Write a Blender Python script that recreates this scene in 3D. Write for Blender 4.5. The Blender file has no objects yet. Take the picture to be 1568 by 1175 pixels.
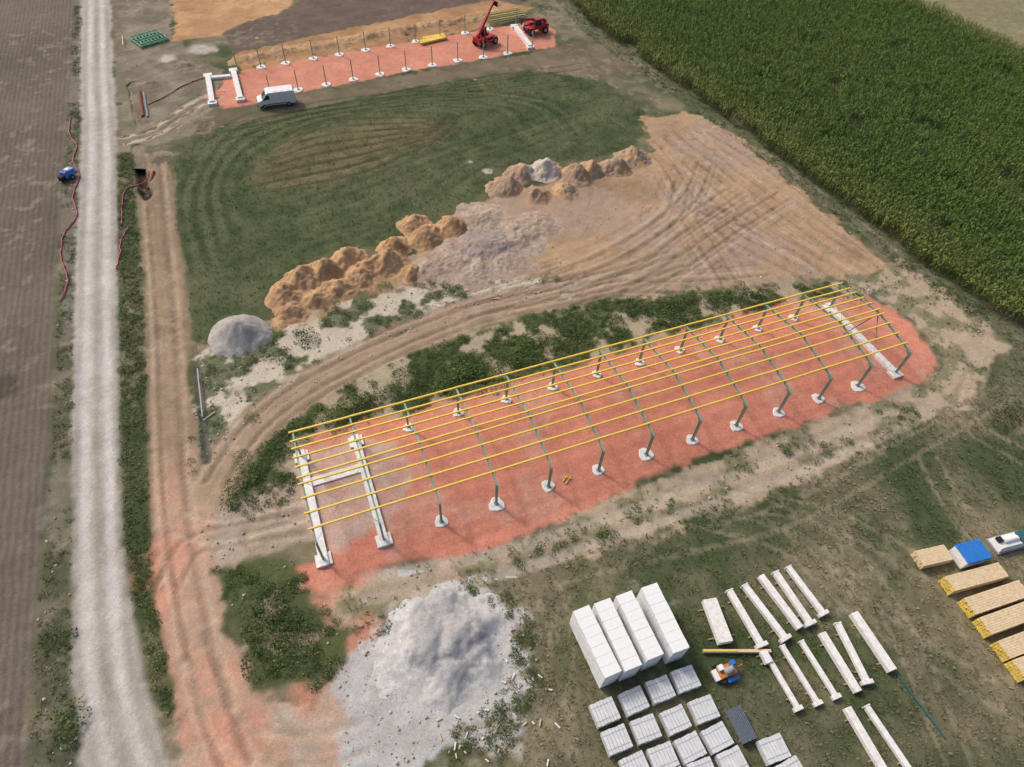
import bpy, math, random
import numpy as np
from mathutils import Matrix, Vector
rng=np.random.default_rng(7); random.seed(7)
scene=bpy.context.scene
# ------------------------------------------------------------ survey: drone camera pose, ground plane z=0
F=980.0; CX,CY=784.0,587.5
hb,ha=0.061,-1188.0
up=np.array([hb,1.0,-ha/F]); up/=np.linalg.norm(up)
fw=np.array([0,0,-1.0]); Yc=fw-(fw@up)*up; Yc/=np.linalg.norm(Yc); Xc=np.cross(Yc,up)
R=np.array([Xc,Yc,up])
def _site(u,v,h):
    d=R@np.array([u-CX,-(v-CY),-F]); t=-h/d[2]; return np.array([d[0]*t,d[1]*t])
CAMH=60.0/np.linalg.norm(_site(1370,573,1)-_site(496,858,1))
def site(u,v): return _site(u,v,CAMH)
def sites(l): return np.array([site(*p) for p in l])
# ------------------------------------------------------------ noise
TAB=rng.random((256,256))
def vn(x,y,s,seed=0):
    gx=x/s+seed*17.31; gy=y/s+seed*9.17
    ix=np.floor(gx).astype(np.int64); iy=np.floor(gy).astype(np.int64)
    fx=gx-ix; fy=gy-iy; fx=fx*fx*(3-2*fx); fy=fy*fy*(3-2*fy)
    a=TAB[ix&255,iy&255]; b=TAB[(ix+1)&255,iy&255]; c=TAB[ix&255,(iy+1)&255]; d=TAB[(ix+1)&255,(iy+1)&255]
    return (a*(1-fx)+b*fx)*(1-fy)+(c*(1-fx)+d*fx)*fy
def fbm(x,y,s,seed=0,o=4):
    t=0;n=0;a=1.0
    for i in range(o):
        t=t+a*vn(x+y*0.13*i,y-x*0.11*i,s/2.03**i,seed+i*3); n+=a; a*=0.55
    return t/n
def ct(n,k=1.9): return np.clip((n-.5)*k+.5,0,1)
def sst(a,b,x):
    t=np.clip((x-a)/(b-a),0,1); return t*t*(3-2*t)
def S(r,g,b,k=1.0):
    return np.array([ (((c/255+0.055)/1.055)**2.4 if c>10 else c/255/12.92)*k for c in (r,g,b)])
def sdpoly(P,X,Y,mar=4):
    out=np.full(X.shape,-99.0)
    sel=(X>P[:,0].min()-mar)&(X<P[:,0].max()+mar)&(Y>P[:,1].min()-mar)&(Y<P[:,1].max()+mar)
    x=X[sel]; y=Y[sel]; d=np.full(x.shape,1e9); ins=np.zeros(x.shape,bool); n=len(P)
    for i in range(n):
        ax,ay=P[i]; bx,by=P[(i+1)%n]; ex,ey=bx-ax,by-ay
        t=np.clip(((x-ax)*ex+(y-ay)*ey)/(ex*ex+ey*ey+1e-9),0,1)
        d=np.minimum(d,(x-ax-t*ex)**2+(y-ay-t*ey)**2)
        c=((ay>y)!=(by>y)); 
        with np.errstate(divide='ignore',invalid='ignore'):
            c&=x<(bx-ax)*(y-ay)/((by-ay) if by!=ay else 1e-9)+ax
        ins^=c
    out[sel]=np.where(ins,1,-1)*np.sqrt(d); return out
def dline(P,X,Y,mar=4):
    out=np.full(X.shape,99.0)
    sel=(X>P[:,0].min()-mar)&(X<P[:,0].max()+mar)&(Y>P[:,1].min()-mar)&(Y<P[:,1].max()+mar)
    x=X[sel]; y=Y[sel]; d=np.full(x.shape,1e9)
    for i in range(len(P)-1):
        ax,ay=P[i]; bx,by=P[i+1]; ex,ey=bx-ax,by-ay
        t=np.clip(((x-ax)*ex+(y-ay)*ey)/(ex*ex+ey*ey+1e-9),0,1)
        d=np.minimum(d,(x-ax-t*ex)**2+(y-ay-t*ey)**2)
    out[sel]=np.sqrt(d); return out
def smoothline(P,k=6):
    P=np.array(P,float); Q=np.vstack([2*P[0]-P[1],P,2*P[-1]-P[-2]]); o=[]
    for i in range(1,len(Q)-2):
        for j in range(k):
            t=j/k; a,b,c,d=Q[i-1:i+3]
            o.append(.5*((2*b)+(c-a)*t+(2*a-5*b+4*c-d)*t*t+(3*b-a-3*c+d)*t**3))
    o.append(P[-1]); return np.array(o)
# ------------------------------------------------------------ materials
def newmat(name):
    m=bpy.data.materials.new(name); m.use_nodes=True; nt=m.node_tree
    return m,nt,nt.nodes['Principled BSDF']
def attr_mat(name,rough=0.95,fine=0.35,s1=3.5,s2=13.0,bump=0.35,furrow=None):
    m,nt,bs=newmat(name); N=nt.nodes; L=nt.links
    at=N.new('ShaderNodeAttribute'); at.attribute_name='Col'
    geo=N.new('ShaderNodeNewGeometry')
    n1=N.new('ShaderNodeTexNoise'); n1.inputs['Scale'].default_value=s1; n1.inputs['Detail'].default_value=4; n1.inputs['Roughness'].default_value=.75
    n2=N.new('ShaderNodeTexNoise'); n2.inputs['Scale'].default_value=s2; n2.inputs['Detail'].default_value=2
    L.new(geo.outputs['Position'],n1.inputs['Vector']); L.new(geo.outputs['Position'],n2.inputs['Vector'])
    ad=N.new('ShaderNodeMath'); ad.operation='ADD'; L.new(n1.outputs['Fac'],ad.inputs[0]); L.new(n2.outputs['Fac'],ad.inputs[1])
    mr=N.new('ShaderNodeMapRange'); mr.inputs['From Min'].default_value=.65; mr.inputs['From Max'].default_value=1.35
    mr.inputs['To Min'].default_value=1-fine; mr.inputs['To Max'].default_value=1+fine
    L.new(ad.outputs[0],mr.inputs['Value'])
    fac=mr.outputs[0]; hgt=ad.outputs[0]
    if furrow is not None:
        dp=N.new('ShaderNodeVectorMath'); dp.operation='DOT_PRODUCT'; dp.inputs[1].default_value=(furrow[0],furrow[1],0); L.new(geo.outputs['Position'],dp.inputs[0])
        n3=N.new('ShaderNodeTexNoise'); n3.inputs['Scale'].default_value=.5; L.new(geo.outputs['Position'],n3.inputs['Vector'])
        a=N.new('ShaderNodeMath'); a.operation='MULTIPLY_ADD'; a.inputs[1].default_value=2*math.pi/0.62; L.new(dp.outputs['Value'],a.inputs[0])
        b=N.new('ShaderNodeMath'); b.operation='MULTIPLY'; b.inputs[1].default_value=5.0; L.new(n3.outputs['Fac'],b.inputs[0]); L.new(b.outputs[0],a.inputs[2])
        s=N.new('ShaderNodeMath'); s.operation='SINE'; L.new(a.outputs[0],s.inputs[0])
        k=N.new('ShaderNodeMath'); k.operation='MULTIPLY'; L.new(s.outputs[0],k.inputs[0]); L.new(at.outputs['Alpha'],k.inputs[1])
        q=N.new('ShaderNodeMath'); q.operation='MULTIPLY_ADD'; q.inputs[1].default_value=.10; L.new(k.outputs[0],q.inputs[0]); L.new(fac,q.inputs[2]); fac=q.outputs[0]
        q2=N.new('ShaderNodeMath'); q2.operation='MULTIPLY_ADD'; q2.inputs[1].default_value=.3; L.new(k.outputs[0],q2.inputs[0]); L.new(hgt,q2.inputs[2]); hgt=q2.outputs[0]
    mx=N.new('ShaderNodeVectorMath'); mx.operation='SCALE'; L.new(at.outputs['Color'],mx.inputs[0]); L.new(fac,mx.inputs['Scale'])
    L.new(mx.outputs[0],bs.inputs['Base Color'])
    bs.inputs['Roughness'].default_value=rough; bs.inputs['Specular IOR Level'].default_value=.15
    if bump>0:
        bp=N.new('ShaderNodeBump'); bp.inputs['Strength'].default_value=bump; bp.inputs['Distance'].default_value=.10
        L.new(hgt,bp.inputs['Height']); L.new(bp.outputs[0],bs.inputs['Normal'])
    return m
MATS={}
def mat(name,col,rough=.6,var=.15,scale=6,metal=0,bump=0.1,spec=.4):
    if name in MATS: return MATS[name]
    m,nt,bs=newmat(name); N=nt.nodes; L=nt.links
    n1=N.new('ShaderNodeTexNoise'); n1.inputs['Scale'].default_value=scale; n1.inputs['Detail'].default_value=5; n1.inputs['Roughness'].default_value=.65
    geo=N.new('ShaderNodeNewGeometry'); L.new(geo.outputs['Position'],n1.inputs['Vector'])
    mr=N.new('ShaderNodeMapRange'); mr.inputs['From Min'].default_value=.3; mr.inputs['From Max'].default_value=.7
    mr.inputs['To Min'].default_value=1-var; mr.inputs['To Max'].default_value=1+var*.6
    L.new(n1.outputs['Fac'],mr.inputs['Value'])
    mx=N.new('ShaderNodeVectorMath'); mx.operation='SCALE'; mx.inputs[0].default_value=tuple(col); L.new(mr.outputs[0],mx.inputs['Scale'])
    L.new(mx.outputs[0],bs.inputs['Base Color']); bs.inputs['Roughness'].default_value=rough; bs.inputs['Metallic'].default_value=metal
    bs.inputs['Specular IOR Level'].default_value=spec
    bp=N.new('ShaderNodeBump'); bp.inputs['Strength'].default_value=bump; bp.inputs['Distance'].default_value=.03
    L.new(n1.outputs['Fac'],bp.inputs['Height']); L.new(bp.outputs[0],bs.inputs['Normal'])
    MATS[name]=m; return m
STEELG=mat('green_steel',(.22,.34,.26),.5); YEL=mat('yellow_steel',(.84,.61,.10),.5,.12)
CONC=mat('white_concrete',(.78,.77,.75),.85,.22,3); WHT=mat('white_block',(.80,.81,.82),.8,.06,4)
WRAP=mat('grey_wrap',(.64,.66,.68),.45,.15,3); PALW=mat('pallet_wood',(.32,.23,.13),.9,.3)
TIM=mat('timber',(.70,.55,.35),.8,.25,5); TIME=mat('timber_ends',(.78,.58,.10),.8,.3,8)
BLUE=mat('blue_tarp',(.03,.19,.60),.4,.2); RED=mat('red_paint',(.42,.02,.025),.35,.1); BLK=mat('rubber',(.02,.02,.022),.85,.3)
GLS=mat('dark_glass',(.02,.025,.03),.1,.05,2,0,0,.6); VANW=mat('white_paint',(.76,.77,.78),.3,.04); GRY=mat('grey_metal',(.3,.3,.31),.5,.2)
DSTEEL=mat('galvanised',(.12,.15,.19),.45,.3); STRAP=mat('pallet_strap',(.35,.37,.4),.5,.1); TEAL=mat('teal_pipe',(.03,.13,.14),.5,.2); ORA=mat('orange_paint',(.6,.2,.05),.5,.2)
GRNP=mat('green_rack',(.07,.33,.22),.5,.2); HOSE=mat('red_hose_rubber',(.38,.05,.10),.5,.2); RUST=mat('rust_red',(.2,.06,.05),.8,.3)
# ------------------------------------------------------------ mesh helpers
def link(o,parent=None):
    scene.collection.objects.link(o)
    if parent: o.parent=parent
    return o
def mesh_np(name,V,Fq,C,material,parent=None,smooth=False):
    V=np.asarray(V,np.float32); Fq=np.asarray(Fq,np.int32); me=bpy.data.meshes.new(name)
    me.vertices.add(len(V)); me.vertices.foreach_set('co',V.ravel())
    k=Fq.shape[1]; me.loops.add(Fq.size); me.loops.foreach_set('vertex_index',Fq.ravel())
    me.polygons.add(len(Fq)); me.polygons.foreach_set('loop_start',np.arange(0,Fq.size,k,dtype=np.int32))
    try: me.polygons.foreach_set('loop_total',np.full(len(Fq),k,np.int32))
    except Exception: pass
    if smooth: me.polygons.foreach_set('use_smooth',np.ones(len(Fq),bool))
    me.update(calc_edges=True)
    if C is not None:
        C=np.asarray(C,np.float32)
        if C.shape[1]==3: C=np.hstack([C,np.zeros((len(C),1),np.float32)])
        ca=me.color_attributes.new('Col','FLOAT_COLOR','POINT'); ca.data.foreach_set('color',C.ravel())
    me.materials.append(material)
    return link(bpy.data.objects.new(name,me),parent)
class B:
    def __init__(s): s.v=[];s.f=[];s.m=[];s.mats=[]
    def mi(s,m):
        if m not in s.mats: s.mats.append(m)
        return s.mats.index(m)
    def add(s,vs,fs,m):
        o=len(s.v); s.v+= [tuple(map(float,p)) for p in vs]; k=s.mi(m)
        for f in fs: s.f.append([i+o for i in f]); s.m.append(k)
    def box(s,c,d,m,rz=0,top=(1,1),sh=(0,0)):
        x,y,z=[q/2 for q in d]; vs=[]
        ca,sa=math.cos(rz),math.sin(rz)
        for zz,tx,ty,ox,oy in ((-z,1,1,0,0),(z,top[0],top[1],sh[0],sh[1])):
            for px,py in ((-x,-y),(x,-y),(x,y),(-x,y)):
                a,b=px*tx+ox,py*ty+oy
                vs.append((c[0]+a*ca-b*sa,c[1]+a*sa+b*ca,c[2]+zz))
        s.add(vs,[(3,2,1,0),(4,5,6,7),(0,1,5,4),(1,2,6,5),(2,3,7,6),(3,0,4,7)],m)
    def prism(s,prof,y0,y1,m):
        n=len(prof); vs=[(p[0],y0,p[1]) for p in prof]+[(p[0],y1,p[1]) for p in prof]
        s.add(vs,[tuple(range(n)),tuple(range(2*n-1,n-1,-1))]+[((i+1)%n,i,i+n,(i+1)%n+n) for i in range(n)],m)
    def beam(s,p0,p1,w,h,m):
        p0=Vector(p0);p1=Vector(p1);d=(p1-p0).normalized(); a=d.cross(Vector((0,0,1)))
        if a.length<1e-3: a=Vector((1,0,0))
        a.normalize(); b=a.cross(d).normalized(); vs=[]
        for p in (p0,p1):
            for i,j in ((-1,-1),(1,-1),(1,1),(-1,1)): vs.append(p+a*w/2*i+b*h/2*j)
        s.add(vs,[(3,2,1,0),(4,5,6,7),(0,1,5,4),(1,2,6,5),(2,3,7,6),(3,0,4,7)],m)
    def cyl(s,p0,p1,r,m,n=14,r2=None):
        p0=Vector(p0);p1=Vector(p1);d=(p1-p0).normalized(); a=d.cross(Vector((0,0,1)))
        if a.length<1e-3: a=Vector((1,0,0))
        a.normalize(); b=a.cross(d).normalized(); vs=[]; r2=r if r2 is None else r2
        for p,rr in ((p0,r),(p1,r2)):
            for i in range(n): t=2*math.pi*i/n; vs.append(p+a*rr*math.cos(t)+b*rr*math.sin(t))
        s.add(vs,[tuple(range(n-1,-1,-1)),tuple(range(n,2*n))]+[(i,(i+1)%n,(i+1)%n+n,i+n) for i in range(n)],m)
    def obj(s,name,loc=(0,0,0),rz=0,parent=None,bevel=0):
        me=bpy.data.meshes.new(name); me.from_pydata(s.v,[],s.f)
        for m in s.mats: me.materials.append(m)
        me.polygons.foreach_set('material_index',s.m); me.update()
        o=bpy.data.objects.new(name,me); o.location=(loc[0],loc[1],loc[2] if len(loc)>2 else 0); o.rotation_euler=(0,0,rz); link(o,parent)
        if bevel:
            md=o.modifiers.new('bevel','BEVEL'); md.width=bevel; md.segments=2; md.limit_method='ANGLE'
        return o
def heading(a,b):
    p=site(*a);q=site(*b); return math.atan2(q[1]-p[1],q[0]-p[0])
# ------------------------------------------------------------ zones (surveyed outlines)
Z={}
Z['plough']=[(-500,-80),(120,-80),(110,100),(103,200),(93,330),(84,450),(79,600),(70,750),(60,850),(50,1000),(42,1180),(30,1400),(-900,1400)]
Z['road']=[(126,-90),(122,100),(125,200),(120,300),(115,400),(112,500),(110,600),(112,700),(112,800),(108,900),(108,1000),(116,1100),(125,1175),(140,1400),(360,1400),(300,1230),(262,1175),(232,1100),(212,1000),(200,900),(186,800),(182,700),(182,500),(180,400),(178,200),(172,100),(166,-90)]
Z['verge']=[(180,235),(182,400),(184,600),(186,720),(192,820),(206,930),(235,1060),(262,1110),(262,1060),(246,980),(232,900),(230,800),(226,720),(222,600),(220,480),(214,380),(206,300),(204,235)]
Z['lverge']=[(122,-90),(110,60),(100,250),(92,400),(84,560),(78,700),(68,850),(52,1000),(44,1180),(30,1400),(150,1400),(122,1180),(108,1000),(108,850),(110,700),(110,560),(114,400),(120,250),(124,60),(128,-90)]
Z['dtrack']=[(206,232),(213,330),(222,480),(225,600),(229,700),(232,800),(235,880),(250,1000),(268,1090),(285,1175),(330,1400),(520,1400),(440,1175),(400,1080),(362,1000),(340,930),(330,860),(326,790),(305,700),(292,620),(290,520),(285,430),(270,350),(262,270),(250,235)]
Z['green']=[(262,262),(280,225),(340,195),(420,178),(560,148),(700,122),(850,108),(930,128),(985,165),(985,205),(960,232),(880,248),(760,258),(750,300),(660,335),(580,370),(510,395),(430,440),(380,470),(330,510),(298,540),(286,440),(272,340)]
Z['dry']=[(378,280),(395,245),(450,212),(540,188),(640,180),(700,190),(660,222),(580,262),(480,288),(410,290)]
Z['dirt']=[(985,180),(1060,172),(1130,210),(1190,258),(1250,310),(1310,362),(1365,410),(1300,432),(1200,445),(1060,452),(960,465),(870,480),(800,495),(700,505),(630,490),(630,420),(640,370),(700,330),(760,300),(800,290),(960,250),(1000,232)]
Z['mid']=[(290,545),(410,495),(530,455),(640,425),(840,420),(960,440),(1290,425),(1360,470),(1220,462),(1000,524),(700,610),(460,690),(460,780),(400,810),(290,790)]
Z['chalkA']=[(295,545),(410,500),(530,460),(640,432),(840,425),(830,452),(650,505),(520,570),(405,640),(370,680),(330,710),(300,700)]
Z['chalkB']=[(335,770),(360,700),(450,625),(560,565),(700,518),(830,478),(880,462),(1050,450),(1200,440),(1290,430),(1350,470),(1220,462),(1100,490),(1000,520),(850,570),(700,610),(600,645),(450,690),(462,760),(400,800)]
Z['pad']=[(457,700),(475,668),(540,648),(600,642),(700,608),(850,568),(1000,524),(1100,495),(1220,458),(1330,455),(1395,495),(1440,560),(1415,580),(1300,622),(1200,658),(1100,695),(1000,732),(900,775),(800,822),(700,852),(600,868),(505,908),(465,900),(455,868),(490,858)]
Z['apron']=[(495,905),(600,868),(700,852),(800,822),(900,775),(1000,732),(1100,695),(1200,658),(1300,622),(1415,580),(1440,555),(1400,490),(1340,455),(1290,440),(1380,400),(1440,440),(1500,485),(1540,530),(1500,600),(1340,690),(1190,750),(1060,790),(900,845),(780,870),(740,890),(650,925),(560,985),(505,960)]
Z['link']=[(290,790),(360,765),(450,742),(470,760),(480,830),(400,852),(320,880)]
Z['wgrav']=[(540,980),(590,948),(650,930),(700,915),(755,908),(800,950),(822,1010),(800,1090),(770,1140),(700,1118),(640,1180),(600,1300),(500,1300),(530,1100),(515,1040)]
Z['pink']=[(235,870),(330,860),(360,960),(400,1060),(470,1090),(520,1010),(560,960),(640,925),(640,1000),(600,1100),(600,1175),(600,1400),(330,1400),(270,1175),(250,1000)]
Z['bush']=[(330,872),(440,848),(470,880),(492,930),(545,965),(530,1010),(490,1055),(400,1050),(365,960)]
Z['tl']=[(170,-90),(265,-90),(268,60),(300,95),(345,105),(345,170),(300,200),(240,225),(182,232),(176,100)]
Z['orange1']=[(258,-60),(480,-60),(440,20),(340,55),(265,62)]
Z['grey1']=[(335,50),(450,10),(520,-60),(900,-60),(800,5),(640,22),(480,58),(360,78)]
Z['orange2']=[(355,85),(480,55),(640,22),(760,0),(815,12),(770,38),(640,62),(480,92),(372,112)]
Z['pad2']=[(350,112),(500,86),(640,63),(740,46),(800,35),(850,45),(852,72),(790,82),(640,107),(480,137),(385,158),(345,165),(318,150)]
Z['brown2']=[(300,175),(380,158),(480,138),(640,108),(790,83),(850,70),(930,62),(985,110),(880,120),(700,132),(560,158),(420,186),(330,205),(290,205)]
Z['corn']=[(862,-95),(862,-5),(900,38),(960,80),(1020,122),(1080,165),(1140,205),(1190,245),(1250,290),(1320,342),(1400,402),(1480,456),(1568,512),(1750,620),(1950,400),(1568,88),(1385,0),(1250,-60),(1200,-95)]
Z['cornverge']=[(850,-90),(850,0),(890,45),(950,92),(1010,132),(1070,175),(1130,215),(1180,256),(1240,305),(1310,356),(1385,415),(1460,470),(1560,532),(1750,650),(1760,600),(1568,500),(1400,392),(1320,332),(1190,236),(1080,156),(960,72),(900,28),(870,-10),(870,-90)]
Z['farfield']=[(1200,-95),(1385,0),(1568,88),(1950,400),(2300,200),(1800,-200),(1200,-200)]
ZW={k:sites(v) for k,v in Z.items()}
# ------------------------------------------------------------ ground sheet
x0,x1,y0,y1=-115,150,-14,185
res=0.23
nx=int((x1-x0)/res); ny=int((y1-y0)/res)
gx=np.linspace(x0,x1,nx); gy=np.linspace(y0,y1,ny)
X,Y=np.meshgrid(gx,gy,indexing='ij'); X=X.ravel();Y=Y.ravel()
N1=fbm(X,Y,3.2,1,4); N2=fbm(X,Y,0.9,5,2); NL=fbm(X,Y,14,9,4); N3=fbm(X,Y,5,21,4); WN=fbm(X,Y,2.6,31,4); NM=fbm(X,Y,1.7,47,3)
col=np.zeros((len(X),3)); alpha=np.zeros(len(X)); lab=np.zeros(len(X),np.int8); rough=np.ones(len(X))
def lerp(m,c):
    global col
    col=col*(1-m[:,None])+c*m[:,None]
g1=S(74,85,57);g2=S(134,124,102);g3=S(60,74,47)
t=ct(N3*.5+NL*.5,4.5)[:,None]; col=g1*(1-t)+g2*t
t=ct(WN,2.5)[:,None]*.5; col=col*(1-t)+g3*t
def paint(key,c,soft=.35,amp=.9,c2=None,a=1.0,noise=None,label=None,rg=None):
    sd=sdpoly(ZW[key],X,Y); m=sst(-soft,soft,sd+(N1-.5)*2.4*amp+(N2-.5)*1.2*amp)*a
    cc=np.broadcast_to(c,col.shape)
    if c2 is not None:
        n=(ct(N1,2.4) if noise is None else noise)[:,None]; cc=c*(1-n)+c2*n
    lerp(m,cc)
    if label: lab[m>.5]=label
    if rg is not None: rough[:]=rough*(1-m)+rg*m
    return m
paint('farfield',S(138,132,104),c2=S(122,120,92))
mp=paint('plough',S(112,103,94),c2=S(101,93,84),amp=.4,noise=ct(NL*.6+N1*.4,2.5),label=3,rg=.8); alpha=mp.copy()
paint('lverge',S(118,113,99),c2=S(88,90,70),amp=.7,noise=sst(.42,.6,WN))
paint('cornverge',S(116,114,94),c2=S(86,94,66))
paint('tl',S(146,136,122),c2=S(112,106,88),amp=1.6)
paint('brown2',S(124,111,93),c2=S(102,97,76),amp=1.2)
paint('orange1',S(190,152,112),c2=S(166,130,96)); paint('grey1',S(112,97,88),c2=S(98,86,78)); paint('orange2',S(182,144,104),c2=S(154,120,88),amp=.7)
mgreen=paint('green',S(64,78,50),c2=S(92,98,68),amp=1.2,noise=ct(N3*.35+NM*.65,3),rg=.7)
lerp(sst(.50,.64,fbm(X,Y,9,83,4))*mgreen*.5,S(104,106,78))
mdry=paint('dry',S(118,110,82),c2=S(92,92,64),amp=1.2,soft=.9,a=.9,noise=ct(NM,2.6))
paint('dirt',S(174,146,118),c2=S(152,127,103),amp=1.2,noise=ct(N3,2.5))
gv=sst(.52,.62,fbm(X,Y,7,44,3))*sst(-1,1,sdpoly(ZW['dirt'],X,Y)); lerp(gv*.5,S(160,143,132))
WC=sst(.49,.55,WN)
paint('mid',S(158,142,119),c2=S(108,108,80),amp=1.5,noise=sst(.44,.62,WN))
mA=paint('chalkA',S(190,180,162),c2=S(80,92,58),noise=WC*.85)
mB=paint('chalkB',S(162,150,128),c2=S(72,86,52),noise=sst(.42,.50,WN))
paint('apron',S(170,153,132),c2=S(126,122,96),amp=1.5,noise=sst(.5,.62,WN))
mpk=paint('pink',S(186,158,138),c2=S(178,161,144),amp=1.6,rg=.6)
paint('link',S(174,160,144),c2=S(154,140,122),amp=1.0,rg=.6)
mdt=paint('dtrack',S(157,137,115),c2=S(137,119,98),amp=.6,label=4,rg=.7)
lo=sst(34,24,Y)*mdt; lerp(lo*.8,S(188,157,137))
lerp(sst(.48,.64,N3)*np.maximum(mpk,lo)*.5,S(198,146,124))
for (u,v,r) in [(245,850,3.0),(470,1075,2.2),(520,1000,2.4),(250,925,2.0),(560,955,1.6),(360,1150,4.0),(150,65,3),(500,900,2.5)]:
    p=site(u,v); d=np.hypot(X-p[0],Y-p[1]); lerp(sst(r,r*.1,d+(N1-.5)*r*1.9)*.6,S(204,142,120))
mr_=paint('road',S(180,175,170),c2=S(166,160,152),amp=.45,label=1,rg=.35)
mv=paint('verge',S(66,79,48),c2=S(104,104,76),amp=.5,noise=sst(.5,.65,WN))
wg=paint('wgrav',S(190,189,188),c2=S(176,174,172),amp=1.6)
paint('bush',S(84,92,60),c2=S(148,132,110),noise=sst(.50,.58,WN)*1.0)
mpad=paint('pad',S(206,138,116),c2=S(194,126,104),amp=.7,label=2,rg=.25,noise=ct(N3,2))
paint('pad2',S(208,144,122),c2=S(196,133,112),amp=.6,label=2,rg=.25)
q=sites([(462,705),(545,680),(600,690),(640,745),(590,820),(495,850)]); m=sst(-.7,.7,sdpoly(q,X,Y)+(N1-.5)*5); lerp(m*.8,S(184,168,156))
m=sst(.56,.70,N3)*mpad; lerp(m*.4,S(202,166,150))
m=sst(.53,.68,fbm(X,Y,1.6,91,3))*mpad; lerp(m*.3,S(186,116,96))
def rut(pts,w=.32,off=.95,c=None,a=.4,dz=.06,single=False):
    P=smoothline(sites(pts)); 
    T=np.gradient(P,axis=0); T/=np.linalg.norm(T,axis=1)[:,None]; Nn=np.stack([-T[:,1],T[:,0]],1)
    for s in ((0,) if single else (-off,off)):
        d=dline(P+Nn*s,X,Y)+(N2-.5)*.3; m=sst(w,w*.4,d)*(.6+.8*ct(N3,2)); lerp(np.clip(m*a,0,1),c); Zr[:]-=m*dz
        m2=sst(.3,.0,np.abs(d-w*1.5)); Zr[:]+=m2*dz*.5
Zr=np.zeros(len(X))
dk=S(118,101,84); lt=S(196,178,157)
P=smoothline(sites([(330,740),(360,690),(405,640),(470,592),(560,545),(650,505),(750,470),(850,452),(950,430),(1040,400)]))
m=sst(2.7,1.7,dline(P,X,Y,6)+(N1-.5)*2.0); lerp(m,S(162,142,120)*(1-.2*N2[:,None])+S(120,104,86)*.15)
for o,a in ((.9,.55),(2.0,.35)): rut([(330,740),(360,690),(405,640),(470,592),(560,545),(650,505),(750,470),(850,452),(950,430),(1040,400)],off=o,c=dk,a=a)
for pts in ([(1340,415),(1230,345),(1120,262),(1040,200)],[(1300,430),(1170,345),(1090,275),(1010,215)],[(1270,437),(1130,365),(1060,310),(1030,262),(1000,225)],
            [(700,482),(850,440),(960,405),(1040,350),(1130,290)],[(760,452),(880,415),(980,365),(1055,305),(1080,250)],[(1055,335),(1095,395),(1125,445)],[(1060,315),(1150,345),(1290,425)],
            [(960,455),(1040,405),(1120,350),(1200,300)],[(1370,400),(1270,320),(1180,255),(1090,200)],[(840,470),(940,440),(1040,440),(1180,430)],[(860,430),(960,380),(1030,330),(1045,280)]):
    rut(pts,c=dk,a=.40,w=.26); rut(pts,off=1.9,w=.22,c=lt,a=.28,dz=.02); rut(pts,off=2.9,w=.2,c=dk,a=.22,dz=.03)
rut([(232,240),(240,340),(252,480),(258,620),(266,760),(285,900),(320,1060),(360,1180)],off=.85,c=dk,a=.5)
rut([(232,240),(240,340),(252,480),(258,620),(266,760),(285,900),(320,1060),(360,1180)],off=1.4,w=.3,c=lt,a=.3)
rut([(270,800),(330,815),(400,800),(470,780)],c=lt,a=.4); rut([(255,900),(290,840),(350,820),(470,800)],c=dk,a=.3)
rut([(300,1000),(360,1130),(480,1150),(560,1130)],c=lt,a=.3); rut([(330,960),(400,1100),(470,1180)],c=dk,a=.2)
rut([(190,215),(240,200),(290,165),(330,145)],c=lt,a=.6,w=.6)
rdl=[(147,-80),(147,100),(151,200),(150,300),(148,400),(147,600),(149,800),(156,1000),(180,1130),(215,1250)]
rut(rdl,off=.95,w=.5,c=S(204,200,196),a=.55,dz=.03); rut(rdl,single=True,w=.35,c=S(142,138,125),a=.45,dz=-.03); rut(rdl,off=1.75,w=.3,c=S(146,141,130),a=.35,dz=-.02)
for pts in ([(1010,735),(1150,770),(1270,830),(1340,900),(1400,1010),(1470,1175)],[(1568,700),(1480,640),(1500,560)],[(1060,790),(1200,830),(1330,940),(1568,1090)],[(1420,700),(1480,800),(1568,860)],
            [(700,1150),(820,1090),(860,1000),(840,900)],[(840,880),(1000,840),(1200,790),(1400,680),(1540,600)],[(1100,760),(1260,790),(1400,860),(1568,960)]):
    rut(pts,c=S(140,131,108),a=.55,dz=.03)
rut([(560,900),(740,868),(900,820),(1060,765),(1200,715),(1380,640)],c=S(184,172,156),a=.55,w=.7)
for pts in ([(330,200),(500,168),(700,130),(900,100)],[(330,215),(480,180),(650,155),(880,128)]): rut(pts,c=S(98,88,70),a=.4)
# tractor arcs curving round the low knoll in the meadow
for k in range(7):
    e=k*13; rut([(360-e*.7,330+e*1.1),(352-e*.8,275+e*.2),(400-e*.5,225-e*.45),(500,182-e*.3),(640+e*.5,160-e*.22),(760+e,165-e*.1),(800+e*1.2,205)],c=S(100,106,76) if k%2 else S(50,62,40),a=.34,w=.5,dz=.02)
for k in range(5): rut([(400+k*30,330+k*24),(560+k*26,285+k*20),(720+k*14,222+k*12),(880+k*6,165+k*10)],c=S(102,106,76) if k%2 else S(54,66,42),a=.28,w=.5,dz=.02)
for k in range(8): rut([(388+k*9,292-k*12),(450+k*6,282-k*14),(560,262-k*12),(650+k*4,222-k*6),(690,196-k*2)],c=S(74,72,48),a=.5,w=.42,dz=.03)
m=sst(.8,.4,dline(sites([(210,225),(214,262),(224,300)]),X,Y)+(N2-.5)*.5); lerp(m,S(62,52,44)); Zr-=m*.9
m=sst(1.2,.7,dline(sites([(206,130),(222,188)]),X,Y)+(N2-.5)*.5); lerp(m,S(66,56,50)); Zr-=m*.9
m=sst(.45,.2,dline(sites([(303,565),(312,640),(318,705)]),X,Y)); lerp(m,S(110,106,100)); Zr-=m*.3
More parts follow.
